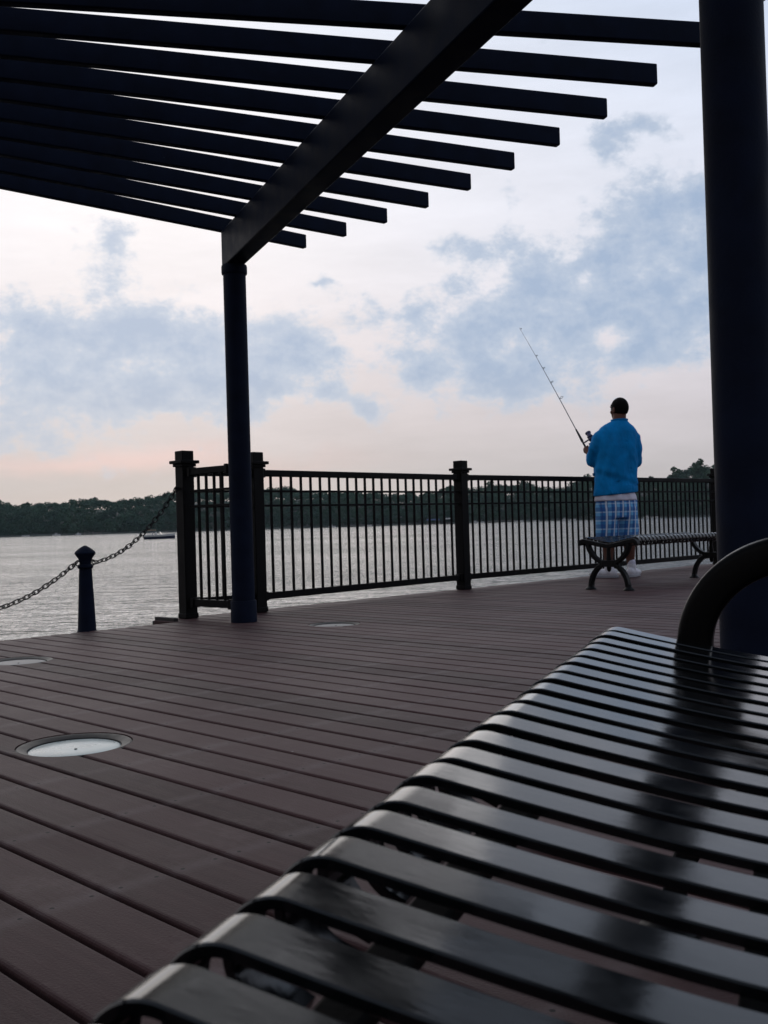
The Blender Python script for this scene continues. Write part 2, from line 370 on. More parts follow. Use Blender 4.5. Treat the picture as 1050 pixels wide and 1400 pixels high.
# thin high veil
vr = N('ShaderNodeValToRGB'); L(mth('MAXIMUM', mth('DIVIDE', el, 1.5708), 0.0), vr.inputs['Fac'])
st = vr.color_ramp.elements
st[0].position = 0; st[0].color = (.47,.45,.49,1); st[1].position = 1; st[1].color = (.30,.36,.48,1)
for p, c in ((.030,(.52,.495,.53)),(.058,(.63,.575,.60)),(.10,(.78,.71,.73)),(.16,(.90,.865,.895)),(.24,(.93,.92,.96)),(.32,(.84,.88,.96)),(.5,(.50,.58,.72))):
    e = st.new(p); e.color = (*c,1)
# pink evening band low on the left, bluer to the right
pk = mth('MULTIPLY', mth('EXPONENT', mth('MULTIPLY', mth('ADD', mth('POWER', mth('DIVIDE', mth('SUBTRACT', azw, -.24), .16), 2.0), mth('POWER', mth('DIVIDE', mth('SUBTRACT', elw, .063), .012), 2.0)), -1.0)), .75)
vm = N('ShaderNodeMixRGB'); L(pk, vm.inputs['Fac']); L(vr.outputs['Color'], vm.inputs['Color1']); vm.inputs['Color2'].default_value = (.76,.55,.55,1)
bn = N('ShaderNodeMapRange'); bn.inputs['From Min'].default_value = .05; bn.inputs['From Max'].default_value = .5; bn.inputs['To Max'].default_value = .55
L(mth('MULTIPLY', mth('ADD', az, .25), mth('MULTIPLY', el, 1.9)), bn.inputs['Value'])
vb = N('ShaderNodeMixRGB'); L(bn.outputs['Result'], vb.inputs['Fac']); L(vm.outputs['Color'], vb.inputs['Color1']); vb.inputs['Color2'].default_value = (.55,.68,.92,1)
# soft bright streaks in the veil
sn = fbm(7, 7, .6, 5.0, 5.5)
sm = N('ShaderNodeMapRange'); sm.inputs['From Min'].default_value = .3; sm.inputs['From Max'].default_value = .7; sm.inputs['To Min'].default_value = .93; sm.inputs['To Max'].default_value = 1.05
L(sn.outputs['Fac'], sm.inputs['Value'])
vs_ = N('ShaderNodeMixRGB'); vs_.blend_type = 'MULTIPLY'; vs_.inputs['Fac'].default_value = 1; L(vb.outputs['Color'], vs_.inputs['Color1']); L(sm.outputs['Result'], vs_.inputs['Color2'])
# the grey-blue clouds, slightly greyer where thick
cr = N('ShaderNodeValToRGB'); cr.color_ramp.elements[0].position = .3; cr.color_ramp.elements[0].color = (.61,.67,.77,1); cr.color_ramp.elements[1].color = (.33,.44,.62,1)
L(mth('MULTIPLY', field, .74), cr.inputs['Fac'])
lowc = N('ShaderNodeMixRGB'); lf = N('ShaderNodeMapRange'); lf.inputs['From Min'].default_value = .15; lf.inputs['From Max'].default_value = .05; lf.inputs['To Max'].default_value = .6; L(el, lf.inputs['Value'])
L(lf.outputs['Result'], lowc.inputs['Fac']); L(cr.outputs['Color'], lowc.inputs['Color1']); lowc.inputs['Color2'].default_value = (.47,.50,.60,1)
cx = N('ShaderNodeMixRGB'); L(mth('MULTIPLY', cm.outputs['Result'], .92), cx.inputs['Fac']); L(vs_.outputs['Color'], cx.inputs['Color1']); L(lowc.outputs['Color'], cx.inputs['Color2'])
# clouds are given for a background strength of 1: scale by 10 and lay them over the clear sky
sc = N('ShaderNodeMixRGB'); sc.blend_type = 'MULTIPLY'; sc.inputs['Fac'].default_value = 1; L(cx.outputs['Color'], sc.inputs['Color1']); sc.inputs['Color2'].default_value = (10,10,10,1)
fin = N('ShaderNodeMixRGB'); fin.inputs['Fac'].default_value = .93; L(sky.outputs['Color'], fin.inputs['Color1']); L(sc.outputs['Color'], fin.inputs['Color2'])
dim = N('ShaderNodeMapRange'); dim.interpolation_type = 'SMOOTHSTEP'; dim.inputs['From Min'].default_value = -.7; dim.inputs['From Max'].default_value = .45; dim.inputs['To Min'].default_value = .62
L(sx.outputs['Y'], dim.inputs['Value'])
fd_ = N('ShaderNodeMixRGB'); fd_.blend_type = 'MULTIPLY'; fd_.inputs['Fac'].default_value = 1; L(fin.outputs['Color'], fd_.inputs['Color1']); L(dim.outputs['Result'], fd_.inputs['Color2'])
L(fd_.outputs['Color'], bg.inputs['Color'])

sl = bpy.data.lights.new('sun', 'SUN'); sl.energy = .5; sl.angle = R(50); sl.color = (1,.93,.86)
so = bpy.data.objects.new('sun', sl); C.objects.link(so)
sd = Vector((math.sin(SUN_AZ)*math.cos(SUN_EL), math.cos(SUN_AZ)*math.cos(SUN_EL), math.sin(SUN_EL)))
so.rotation_euler = sd.to_track_quat('Z', 'Y').to_euler()

# ------------------------------------------------------------------ camera
cd = bpy.data.cameras.new('camera'); cam = bpy.data.objects.new('camera', cd); C.objects.link(cam)
scene.camera = cam
cd.sensor_fit = 'VERTICAL'; cd.sensor_height = 36; cd.lens = 36.0*1400/1400.0; cd.clip_start = .02; cd.clip_end = 9000
pitch = math.atan(15*math.cos(R(1.7))/1400)
fw = Vector((0, math.cos(pitch), math.sin(pitch))); up0 = Vector((0, -math.sin(pitch), math.cos(pitch))); rt0 = Vector((1,0,0))
ro = R(1.7)       # the photographer held the camera tilted clockwise
rt = rt0*math.cos(ro)-up0*math.sin(ro); up = rt0*math.sin(ro)+up0*math.cos(ro)
cam.matrix_world = Matrix(((rt.x,up.x,-fw.x,0),(rt.y,up.y,-fw.y,0),(rt.z,up.z,-fw.z,.62),(0,0,0,1)))
cd.dof.use_dof = True; cd.dof.focus_distance = 3.0; cd.dof.aperture_fstop = 16
scene.view_settings.view_transform = 'Standard'; scene.view_settings.look = 'None'; scene.view_settings.exposure = 0; scene.view_settings.gamma = 1
scene.render.resolution_x = 768; scene.render.resolution_y = 1024

# ------------------------------------------------------------------ water and far shore
WZ = -1.2
mb = MB(); mb.add([(-4000,-60,WZ),(4000,-60,WZ),(4000,5000,WZ),(-4000,5000,WZ)], [(0,1,2,3)])
kind(mb.build('water', M['water'], smooth=0), 'structure')

TOPS = [(-.62,20),(-.4776,21.3),(-.4196,20.5),(-.3585,21.5),(-.3479,18.5),(-.3300,20.1),(-.2944,21.5),(-.2614,21.0),(-.2379,21.1),(-.2140,24.1),(-.2037,24.9),(-.1587,26.1),(-.1132,25.3),(-.0918,26.4),(-.0600,23.8),(-.0172,23.5),(.0148,19.3),(.0362,20.4),(.0649,24.2),(.0862,22.8),(.1112,24.2),(.1393,24.0),(.1600,21.0),(.1739,21.7),(.1984,27.4),(.2291,27.5),(.2560,24.8),(.2659,24.1),(.2795,30.4),(.2928,33.4),(.3188,34.0),(.3602,34.4),(.4506,33.5),(.62,32)]
def top_at(a): return float(np.interp(a, [t[0] for t in TOPS], [t[1] for t in TOPS]))
def pol(a, d, z=0): return Vector((d*math.sin(a), d*math.cos(a), z))
# bank: low shelf at the water's edge and a wooded rise behind it
mb = MB(); na = 80; ds = [(686,-.6-1.2),(690,-.5),(700,.4),(716,2.0),(745,.55),(775,.78),(1000,.80)]
vs = []; fs = []
for i in range(na+1):
    a = -.62+1.24*i/na; T = top_at(a); wob = 3*noise.noise((a*14,1,0))
    for k, (d, z) in enumerate(ds):
        zz = z if k < 4 else T*z
        vs.append(pol(a, d+wob*(1 if k < 4 else 0), zz+.8*noise.noise((a*40,d*.05,3))*(k > 1)))
m_ = len(ds)
for i in range(na):
    for k in range(m_-1): fs.append((i*m_+k, (i+1)*m_+k, (i+1)*m_+k+1, i*m_+k+1))
mb.add(vs, fs); kind(mb.build('far_bank', M['bank'], smooth=60), 'structure')

rng = np.random.default_rng(5)
def leaf_cloud(centres, radii, counts, size, flat=.75):
    """quads with random turn scattered through ellipsoid clumps, thicker towards their skins"""
    vs = []; 
    for c, r, n in zip(centres, radii, counts):
        d = rng.normal(size=(n,3)); d /= np.linalg.norm(d, axis=1)[:,None]
        p = np.array(c)+d*(rng.random((n,1))**.45)*np.array(r)
        u = rng.normal(size=(n,3)); u /= np.linalg.norm(u, axis=1)[:,None]
        t = rng.normal(size=(n,3)); v = np.cross(u,t); v /= np.linalg.norm(v, axis=1)[:,None]
        s = size*(.55+.9*rng.random((n,1)))
        u = u*s; v = v*s*flat
        vs.append(np.stack([p-u-v*.3, p-u*.1-v, p+u+v*.2, p+v],1).reshape(-1,3))
    V = np.concatenate(vs); F = np.arange(len(V)).reshape(-1,4)
    return V, F
def leaf_object(name, V, F, mat, parent=None):
    me = bpy.data.meshes.new(name); me.from_pydata([tuple(map(float, x)) for x in V], [], [tuple(map(int, f)) for f in F]); me.update(); me.materials.append(mat)
    o = bpy.data.objects.new(name, me); C.objects.link(o)
    if parent: o.parent = parent
    return o
def crown_clumps(base, h, rad, n):
    cs, rs, ks = [], [], []
    for i in range(n):
        t = .25+.75*i/max(1,n-1); ang = random.uniform(0, 6.28); q = rad*.62*math.sqrt(random.random())*(1.1-abs(t-.55)*1.1)
        r = rad*random.uniform(.34,.55)*(1.15-.35*t)
        cs.append((base[0]+q*math.cos(ang), base[1]+q*math.sin(ang), base[2]+h*t-r*.6)); rs.append((r, r, r*.8)); ks.append(1)
    return cs, rs
cs, rs = [], []
for d, lo, hi, st_, n_up in ((697,.10,.42,4.2,3),(701,.30,.62,4.2,2),(706,.50,.78,4.2,2),(713,.68,.88,4.0,1),(721,.80,.96,4.0,1),(730,.90,1.03,3.6,1),(740,.96,1.07,3.2,1),(750,1.0,1.09,3.6,1)):
    a = -.60
    while a < .60:
        a += st_/700*random.uniform(.6,1.4)
        T = top_at(a)+2.6*noise.noise((a*38, d*.01, 2))+1.3*noise.noise((a*110, d*.03, 7))
        for q in range(n_up):
            r = random.uniform(2.2,4.4); h = T*(lo+(hi-lo)*(q+random.random())/n_up)
            cs.append(tuple(pol(a, d+random.uniform(-3,3), max(1.2, h-r*.8)))); rs.append((r, r, r*.85))
V, F = leaf_cloud(cs, rs, [190]*len(cs), .50)
forest = leaf_object('far_wood', V, F, M['leaf']); kind(forest, 'stuff')
tag(forest, 'dark green wood reading as one mass along the far shore of the lake', 'wood')

def tree(a, d, zb, h, rad, nclump, nleaf, label, size=.75, open_=1.0):
    base = pol(a, d, zb); t = empty('tree', base); tag(t, label, 'tree', 'single trees standing out of the far shore wood')
    mb = MB(); mb.tube([(0,0,-1.5),(.1,0,h*.3),(.25,.1,h*.55),(.15,.2,h*.8)], lambda q: .42*(1-.75*q), 8)
    cs, rs = crown_clumps((0,0,h*.12), h*.88, rad, nclump)
    for k in range(0, nclump, 2):
        c = cs[k]; mb.tube([(.2,.1,h*.45), (c[0]*.5,c[1]*.5,(h*.5+c[2])/2), c], lambda q: .16*(1-.7*q), 5)
    mb.build('trunk', M['trunk'], t)
    V, F = leaf_cloud(cs, [tuple(x*open_ for x in r) for r in rs], [nleaf]*len(cs), size)
    leaf_object('crown', V, F, M['leaf2'], t)
    return t
TREES = [(-.3370,742,9,12.5,5.5,12,90,'low rounded tree at the left edge of the far wood skyline'),
 (-.2080,735,9,17.5,6,13,90,'rounded tree rising from the wood just left of the chain end'),
 (-.0918,742,10,18.5,4.2,9,60,'spindly tree poking above the wood left of the middle fence post'),
 (.0649,740,9,17.0,5,11,80,'full tree in the skyline directly behind the middle fence post'),
 (.1060,730,9,19.5,6.2,14,50,'left of two loose airy trees right of the middle fence post'),
 (.1370,730,9,19.5,6.8,15,50,'right of two loose airy trees right of the middle fence post'),
 (.1960,738,11,19.5,6.5,13,85,"dense tree in the skyline just left of the fishing man's arm"),
 (.2580,738,10,17.5,4.5,10,80,"small tree in the skyline just right of the man's waist"),
 (.2790,722,10,22.5,5.5,13,45,'loose airy tree at the left end of the high right-hand wood'),
 (.2990,725,12,25,7.5,16,90,'broad full tree on the high wood beside the big column'),
 (-.2985,698,.6,8,4.2,10,90,'low bright bush-like tree at the water behind the white pontoon boat'),
 (-.2790,699,.6,10,4.6,10,90,'bright rounded tree at the water behind the long grey pier')]
for t_ in TREES: tree(*t_[:7], t_[7])

# shore buildings, piers and moored boats
def boat_small(a, d, L_, ry, label, cabin=True):
    t = empty('moored_boat', pol(a, d, WZ), ry); tag(t, label, 'boat', 'small boats moored along the far shore')
    hull = MB(); secs = []
    for s in (-.5,-.25,0,.25,.42,.5):
        wd = L_*.17*(1-max(0,(s-.1)/.42)**2)
        secs.append([(s*L_, -wd, .75+.25*max(0,s)), (s*L_, -wd*.75, -.15), (s*L_, wd*.75, -.15), (s*L_, wd, .75+.25*max(0,s))])
    vs = [p for q in secs for p in q]; fs = []
    for i in range(5):
        for k in range(3): fs.append((i*4+k, i*4+k+1, i*4+k+5, i*4+k+4))
        fs.append((i*4+3, i*4, i*4+4, i*4+7))
    fs += [(0,1,2,3), (20,23,22,21)]
    hull.add(vs, fs).build('hull', M['gelcoat'], t, smooth=30)
    if cabin:
        MB().frame_box((-.05*L_,0,1.25),(1,0,0),(0,1,0),(0,0,1), L_*.28, L_*.2, 1.0).build('cabin', M['gelcoat'], t, bevel=.12)
        MB().frame_box((-.05*L_,0,1.45),(1,0,0),(0,1,0),(0,0,1), L_*.285, L_*.205, .35).build('window', M['glass'], t)
    return t
BOATS = [(-.3371,4.6,0,'low white boat moored at the far left of the shoreline',False),
 (-.3101,5.0,.1,'pale small boat moored between the far left boat and the pier',True),
 (-.2905,3.4,.2,'white boat moored against the left end of the long grey pier',True),
 (-.0510,4.6,.05,'white boat on the shore behind the middle of the first long fence panel',True),
 (-.0153,4.2,-.1,'small pale boat left of the pale cottage on the shore',False),
 (.0888,5.0,.1,'white boat on the shore just right of the middle fence post',True),
 (.0945,3.6,-.2,'smaller white boat beside the one right of the middle fence post',False),
 (.1304,6.0,.05,'low white boat midway between middle fence post and fishing man',False),
 (.1466,5.0,0,'long low pale boat right of the midway white boat',False),
 (.1744,5.0,.1,'white cabin boat left of the white shore house beside the man',True),
 (.1820,4.0,-.1,'open white boat in front of the white shore house beside the man',False),
 (.2515,5.0,.1,"white cabin boat seen through the fence right of the man's shorts",True),
 (.2590,4.2,.0,"low white boat farther right of the man's shorts",False)]
for a, L_, ry, lb, cb in BOATS: boat_small(a, 683+random.uniform(-2,2), L_, ry-a, lb, cb)

def house(a, d, zb, W, D, H, RH, wall, roof, label, name='shore_house', cat='house', wins=2):
    t = empty(name, pol(a, d, zb), -a); tag(t, label, cat)
    MB().box(-W/2, W/2, 0, D, -1.5, H).build('wall', M[wall], t)
    mb = MB(); e = .4
    P = [(-W/2-e,-e,H),(W/2+e,-e,H),(W/2+e,D+e,H),(-W/2-e,D+e,H),(-W/2-e,D/2,H+RH),(W/2+e,D/2,H+RH)]
    mb.add(P, [(0,1,5,4),(2,3,4,5),(0,4,3),(1,2,5),(0,3,2,1)]).build('roof', M[roof], t, smooth=0)
    for k in range(wins):
        x = W*((k+.5)/wins-.5)
        f = MB().box(x-.55, x+.55, -.06, -.003, H*.42, H*.42+1.2).build('window', M['gelcoat'], t)
        MB().box(x-.45, x+.45, -.08, -.062, H*.42+.1, H*.42+1.1).build('pane', M['window'], f)
    return t
house(-.2533,708,3.2,5.5,5,1.9,1.3,'siding','roof','pale cottage among the trees left of the motorboat')
house(-.1077,703,2.2,4.5,5,2.1,1.2,'siding','roof','pale little house low in the trees by the fence corner post')
house(-.0017,700,.8,5.5,6,2.3,1.6,'beige','roof','pale cottage on the shore left of the blue-roofed boathouse')
house(.0200,712,3.5,7,6,5.5,2.2,'siding','roof','tall grey house half hidden in trees above the shore',wins=3)
house(.1940,699,.3,7,6,2.1,1.2,'beige','roof',"white shore house just left of the man's hip")
def boathouse(a, d, W, D, H, roof, label):
    t = empty('boathouse', pol(a, d, WZ), -a); tag(t, label, 'boathouse', 'open boathouses on the far shore')
    for x in (-W/2+.2, W/2-.2):
        for y in (0, D): MB().box(x-.14, x+.14, y-.14, y+.14, -1, H).build('post', M['wood'], t)
    MB().box(-W/2, W/2, -.3, D+.3, H+.003, H+.95).build('roof', M[roof], t, bevel=.05)
    MB().box(-W/2+.3, W/2-.3, .4, D, .45, .7).build('platform', M['wood'], t)
boathouse(.0476,685,8.5,6,2.6,'blueroof','blue-roofed open boathouse left of the middle fence post')
boathouse(.0626,686,5.0,5,3.0,'gelcoat','white-roofed open boathouse touching the middle fence post')
def pier(a0, a1, d, z, label):
    p0, p1 = pol(a0, d, z), pol(a1, d, z); t = empty('pier', (p0+p1)/2); tag(t, label, 'pier', 'piers along the far shore')
    h = (p1-p0)/2
    MB().bar(-h, h, 1.6, .25).build('pier_deck', M['wood'], t)
    for k in range(6):
        q = -h+h*2*k/5; MB().box(q.x-.12, q.x+.12, q.y-.12, q.y+.12, -2.2, .5).build('pile', M['wood'], t)
pier(-.2880,-.2700,686,-.2,'long grey pier with piles behind the bollard head')
pier(-.0330,-.0050,687,-.35,'low grey pier on the shore behind the first long fence panel')
pier(.1010,.1260,687,-.35,'low grey pier right of the middle fence post')

# motorboat out on the lake
t = empty('motorboat', pol(-.2160, 208, WZ), R(6)); tag(t, 'white and navy motorboat with a folded brown top on open water beyond the chain', 'motorboat')
secs = []; Lb = 5.9
def hull_secs(z0, z1, k0, k1):
    out = []
    for s in np.linspace(-.5,.5,11):
        f = 1-max(0,(s-.0)/.5)**2.4; wd = 1.12*f+.02; rise = .38*max(0,s)**1.5*2
        out.append([(s*Lb,-wd*k1,z1+rise),(s*Lb,-wd*k0,z0+rise*(.6 if z0 > 0 else 1.0)),(s*Lb,wd*k0,z0+rise*(.6 if z0 > 0 else 1.0)),(s*Lb,wd*k1,z1+rise)])
    return out
def skin4(secs):
    vs = [p for q in secs for p in q]; fs = []
    n = len(secs)
    for i in range(n-1):
        for k in range(3): fs.append((i*4+k, i*4+k+1, i*4+k+5, i*4+k+4))
        fs.append((i*4+3, i*4, i*4+4, i*4+7))
    return vs, fs+[(0,1,2,3), tuple((n-1)*4+k for k in (3,2,1,0))]
MB().add(*skin4(hull_secs(-.3,.46,.72,.93))).build('lower_hull', M['hull'], t, smooth=40)
MB().add(*skin4(hull_secs(.463,.80,.935,1.0))).build('upper_hull', M['gelcoat'], t, smooth=40)
mb = MB(); mb.add([(.35,-.85,.80),(.35,.85,.80),(-.02,.75,1.35),(-.02,-.75,1.35),(.45,-.85,.80),(.45,.85,.80),(.05,.75,1.35),(.05,-.75,1.35)],[(0,1,2,3),(7,6,5,4),(0,4,5,1),(3,2,6,7),(0,3,7,4),(1,5,6,2)]); mb.build('windscreen', M['glass'], t, smooth=0)
MB().tube([(-.02,-.76,1.36),(-.02,.76,1.36)], .04, 8).build('windscreen_rail', M['gelcoat'], t)
for x in (-.75,-1.45):
    for y in (-.5,.5):
        MB().frame_box((x,y,1.0),(1,0,0),(0,1,0),(0,0,1),.14,.5,.62).build('seat_back', M['gelcoat'], t, bevel=.05)
for y in (-.9,.9):
    MB().tube([(-.9,y,.8),(-1.6,y,1.75)], .025, 6).build('canopy_pole', M['spool'], t); MB().tube([(-2.3,y,.8),(-1.6,y,1.75)], .025, 6).build('canopy_pole', M['spool'], t)
MB().frame_box((-1.55,0,1.72),(1,0,0),(0,1,0),(0,0,1),1.5,1.9,.22).build('folded_canopy', M['canvas'], t, bevel=.08)
eng = MB().frame_box((-3.08,0,.55),(1,0,0),(0,1,0),(0,0,1),.36,.4,.75).build('outboard_engine', M['iron'], t, bevel=.08)
MB().box(-3.12,-2.98,-.06,.06,-.55,.17).build('drive_leg', M['iron'], eng)

# ------------------------------------------------------------------ deck
ANG = R(-45); PIT = .1275; OFF = .6375
tA, tB, sJ = -8.25/math.sqrt(2), -8.63/math.sqrt(2), 3.87
mb = MB(); k = -34
while OFF+PIT*k < 14.2:
    s0 = OFF+PIT*k+.0115; s1 = OFF+PIT*(k+1)
    t0 = (tA if s1 < sJ+.03 else tB)+random.uniform(-.003,.003)
    mb.box(t0, 7.0, s0, s1, -.030, random.uniform(-.0008,.0008))
    k += 1
deck = mb.build('deck', M['deck'], smooth=0, bevel=.007, segs=3); deck.rotation_euler.z = ANG; kind(deck, 'structure')
LIGHTS = [(-.926,3.007,'pale round light set in the deck nearest the camera'),(-.331,6.393,'round deck light in front of the first long fence panel'),(-1.812,5.022,'round deck light cut by the left edge, in front of the bollard')]
cut = MB()
for x, y, _ in LIGHTS: cut.lathe([(.166,-.1),(.166,.05)], 64, (x, y, 0))
co = cut.build('cutter', None, smooth=0)
bo = deck.modifiers.new('holes', 'BOOLEAN'); bo.object = co; bo.operation = 'DIFFERENCE'; bo.solver = 'EXACT'
dg = bpy.context.evaluated_depsgraph_get(); dm = bpy.data.meshes.new_from_object(deck.evaluated_get(dg)); deck.modifiers.clear(); deck.data = dm
bpy.data.objects.remove(co)
def deck_pt(t, s, z): return Vector((t*math.cos(ANG)-s*math.sin(ANG), t*math.sin(ANG)+s*math.cos(ANG), z))
mb = MB()
for t_ in np.arange(-5.7, 6.9, .41): mb.box(t_-.02, t_+.02, -3.6, 14.1, -.2, -.032)
mb.box(tA+.02, 6.9, -3.6, sJ-.03, -.26, -.202); mb.box(tB+.02, 6.9, sJ-.03, 14.1, -.26, -.202)
o = mb.build('deck_joists', M['joist'], smooth=0); o.rotation_euler.z = ANG; kind(o, 'structure')
mb = MB(); mb.box(tA-.035, tA-.006, -3.7, sJ-.02, -.34, -.006); mb.box(tB-.035, tB-.006, sJ-.02, 14.2, -.34, -.006)
mb.box(tA-.20, tA-.037, -3.7, sJ-.025, -.14, -.07)
lp = MB(); lp.box(tB-.006, tA-.037, sJ-.02, sJ+.015, -.34, .022); lp = lp.build('deck_edge_lip', M['joist'], smooth=0, bevel=.003); lp.rotation_euler.z = ANG; kind(lp, 'structure')
o = mb.build('deck_fascia', M['joist'], smooth=0, bevel=.003); o.rotation_euler.z = ANG; kind(o, 'structure')
mb = MB()
for s_ in np.arange(-3, 14, 2.4):
    for t_ in (tA+.4, -2.5, 1.0, 4.5): mb.lathe([(.14,-4),(.14,-.262)], 16, (t_, s_, 0))
o = mb.build('deck_piles', M['joist']); o.rotation_euler.z = ANG; kind(o, 'structure')
for x, y, lb in LIGHTS:
    t = empty('deck_light', (x, y, -.02)); tag(t, lb, 'deck light', 'round lights set flush in the deck')
    MB().lathe([(.1655,-.06),(.1655,.016),(.160,.0185),(.150,.0165),(.134,.010),(.131,.004),(.131,-.06)], 64).build('rim', M['ring'], t)
    MB().lathe([(.1305,-.05),(.1305,.006),(.125,.0085),(.06,.0105),(.001,.011)], 64).build('lens', M['lens'] if y < 4 else M['lens_dull'], t, smooth=60)
    MB().lathe([(.0042,.010),(.0042,.0122),(.003,.0128)], 16, (.012,-.03,0)).build('screw', M['ring'], t)

# ------------------------------------------------------------------ pergola
pg = empty('pergola', (-.93, 6.71, 0)); tag(pg, 'dark navy pergola of fanned slats on round posts over the deck', 'pergola')
o0 = Vector((-.93, 6.71, 0))
def pp(x, y, z): return Vector((x, y, z))-o0
POSTS = [(-.935,6.70),(.874,2.46),(-.75,-1.75)]
INNER = [(-3.55,4.75),(-2.75,2.75),(-3.6,.4)]
BZ = 2.338; BH = .24; RZ = BZ+BH+.002; RH = .095
for i, (x, y) in enumerate(POSTS+INNER):
    p = MB().lathe([(.074,0),(.074,BZ-.05)], 40, pp(x,y,0)).build('post', M['navy'], pg, smooth=30)
    MB().lathe([(.0765,.002),(.085,.002),(.085,.136),(.082,.142),(.0755,.142)], 40, pp(x,y,0)).build('base_sleeve', M['navy'], p, smooth=30)
    MB().lathe([(.0755,BZ-.06),(.082,BZ-.06),(.084,BZ-.052),(.084,BZ-.012),(.081,BZ-.002)], 40, pp(x,y,0)).build('post_cap', M['navy'], p, smooth=30)
def beam(a, b, ea, eb):
    a = Vector((*a, 0)); b = Vector((*b, 0)); d = (b-a).normalized(); a = a-d*ea; b = b+d*eb; z = BZ+BH/2
    MB().bar(a-o0+Vector((0,0,z)), b-o0+Vector((0,0,z)), .122, BH).build('beam', M['navy'], pg, bevel=.008)
    return d
d1 = (Vector((*POSTS[1],0))-Vector((*POSTS[0],0))).normalized()
beam(POSTS[0], POSTS[1], .085, .0)
d2 = (Vector((*POSTS[2],0))-Vector((*POSTS[1],0))).normalized()
beam(POSTS[1], POSTS[2], -.07, .2)
beam(INNER[0], INNER[1], .1, .0); beam(INNER[1], INNER[2], -.07, .3)
TC = Vector((-4.446,2.553,0)); TR = 6.12
for i in range(24):
    an = R(49.9-3.72*i); dr = R(26.2-3.5*(i-4.5))
    tip = TC+Vector((math.cos(an), math.sin(an), 0))*TR; d = Vector((math.cos(dr), math.sin(dr), 0))
    z = RZ+RH/2
    side = Vector((-d.y, d.x, 0))*-.0
    MB().bar(tip-o0+Vector((0,0,z))-d*4.3, tip-o0+Vector((0,0,z)), .042, RH).build('rafter', M['navy'], pg, bevel=.006)

# ------------------------------------------------------------------ fence
fn = empty('metal_railing', (.70,9.22,0)); tag(fn, 'black metal railing with square posts and thin bars along the deck edge', 'railing')
f0 = Vector((.70,9.22,0))
FP = [(-1.375,7.10),(-.93,7.43),(.70,9.235),(2.355,10.80),(4.01,12.34),(5.72,13.95)]
fd = [R(45), R(47), R(46), R(44), R(43), R(43)]
for (x, y), an in zip(FP, fd):
    c = Vector((x,y,0))-f0; ax = Vector((math.cos(an), math.sin(an),0)); ay = Vector((-ax.y, ax.x, 0)); az_ = Vector((0,0,1))
    p = MB().frame_box(c+Vector((0,0,.58)), ax, ay, az_, .094, .094, 1.16).build('post', M['black'], fn, bevel=.005)
    mb = MB().frame_box(c+Vector((0,0,1.082)), ax, ay, az_, .150, .150, .022)
    mb.frame_box(c+Vector((0,0,1.060)), ax, ay, az_, .116, .116, .020)
    mb.build('cap_plate', M['black'], p, bevel=.003)
    MB().frame_box(c+Vector((0,0,.02)), ax, ay, az_, .103, .103, .034).build('foot_plate', M['black'], p, bevel=.004)
def panel(a, b, n, ia=.05, ib=.05, za=None):
    a = Vector((*a,0))-f0; b = Vector((*b,0))-f0; d = (b-a).normalized(); a = a+d*ia; b = b-d*ib
    Z = lambda z: Vector((0,0,z))
    pn = MB().bar(a+Z(1.010), b+Z(1.010), .050, .048).build('railing_panel', M['black'], fn, bevel=.006)
    MB().bar(a+Z(.112), b+Z(.112), .044, .050).build('bottom_rail', M['black'], pn, bevel=.004)
    for z in (.878,.772): MB().bar(a+Z(z), b+Z(z), .030, .016).build('mid_rail', M['black'], pn, bevel=.002)
    L_ = (b-a).length
    for k in range(n):
        q = a+d*L_*(k+1)/(n+1)
        MB().frame_box(q+Z((.137+.986)/2), d, Vector((-d.y,d.x,0)), Z(1), .0165, .0165, .986-.137).build('baluster', M['black'], pn, bevel=.002)
    for q, s_ in ((a, 1), (b, -1)):
        for z in (1.010,.112): MB().frame_box(q+d*.012*s_+Z(z), d, Vector((-d.y,d.x,0)), Z(1), .03, .062, .066).build('bracket', M['black'], pn, bevel=.003)
panel(FP[0], FP[1], 3); panel(FP[1], FP[2], 22); panel(FP[2], FP[3], 22); panel(FP[3], FP[4], 22); panel(FP[4], FP[5], 20)
panel((-1.338,7.058), POSTS[0], 4, .02, .10)

# ------------------------------------------------------------------ bollards and chains
def bollard(x, y, label):
    t = empty('bollard', (x, y, -.07)); tag(t, label, 'bollard', 'navy bollards along the open deck edge')
    MB().lathe([(.066,0),(.066,.05),(.057,.07),(.040,.44),(.040,.455)], 32).build('shaft', M['navy'], t)
    MB().lathe([(.038,.456),(.048,.462),(.050,.472),(.042,.480),(.039,.486)], 32).build('neck_ring', M['navy'], t)
    MB().lathe([(.036,.487),(.036,.505),(.046,.525),(.062,.548),(.066,.556),(.060,.566),(.035,.588),(.010,.602),(.001,.604)], 32).build('head', M['navy'], t)
    for s_ in (-1, 1):
        e = []
        for k in range(14): an = 2*math.pi*k/14; e.append((.707*s_*(.052+.016*math.cos(an)), .707*s_*(.052+.016*math.cos(an)), .494+.016*math.sin(an)))
        MB().tube(e, .0045, 6, closed=True).build('chain_eye', M['chain'], t)
    return t
B1 = (-1.895,6.47); B2 = (-2.99,5.36)
bollard(*B1, 'tapered navy bollard with a pointed cap at the left deck edge')
bollard(*B2, 'second navy bollard farther left along the open deck edge')
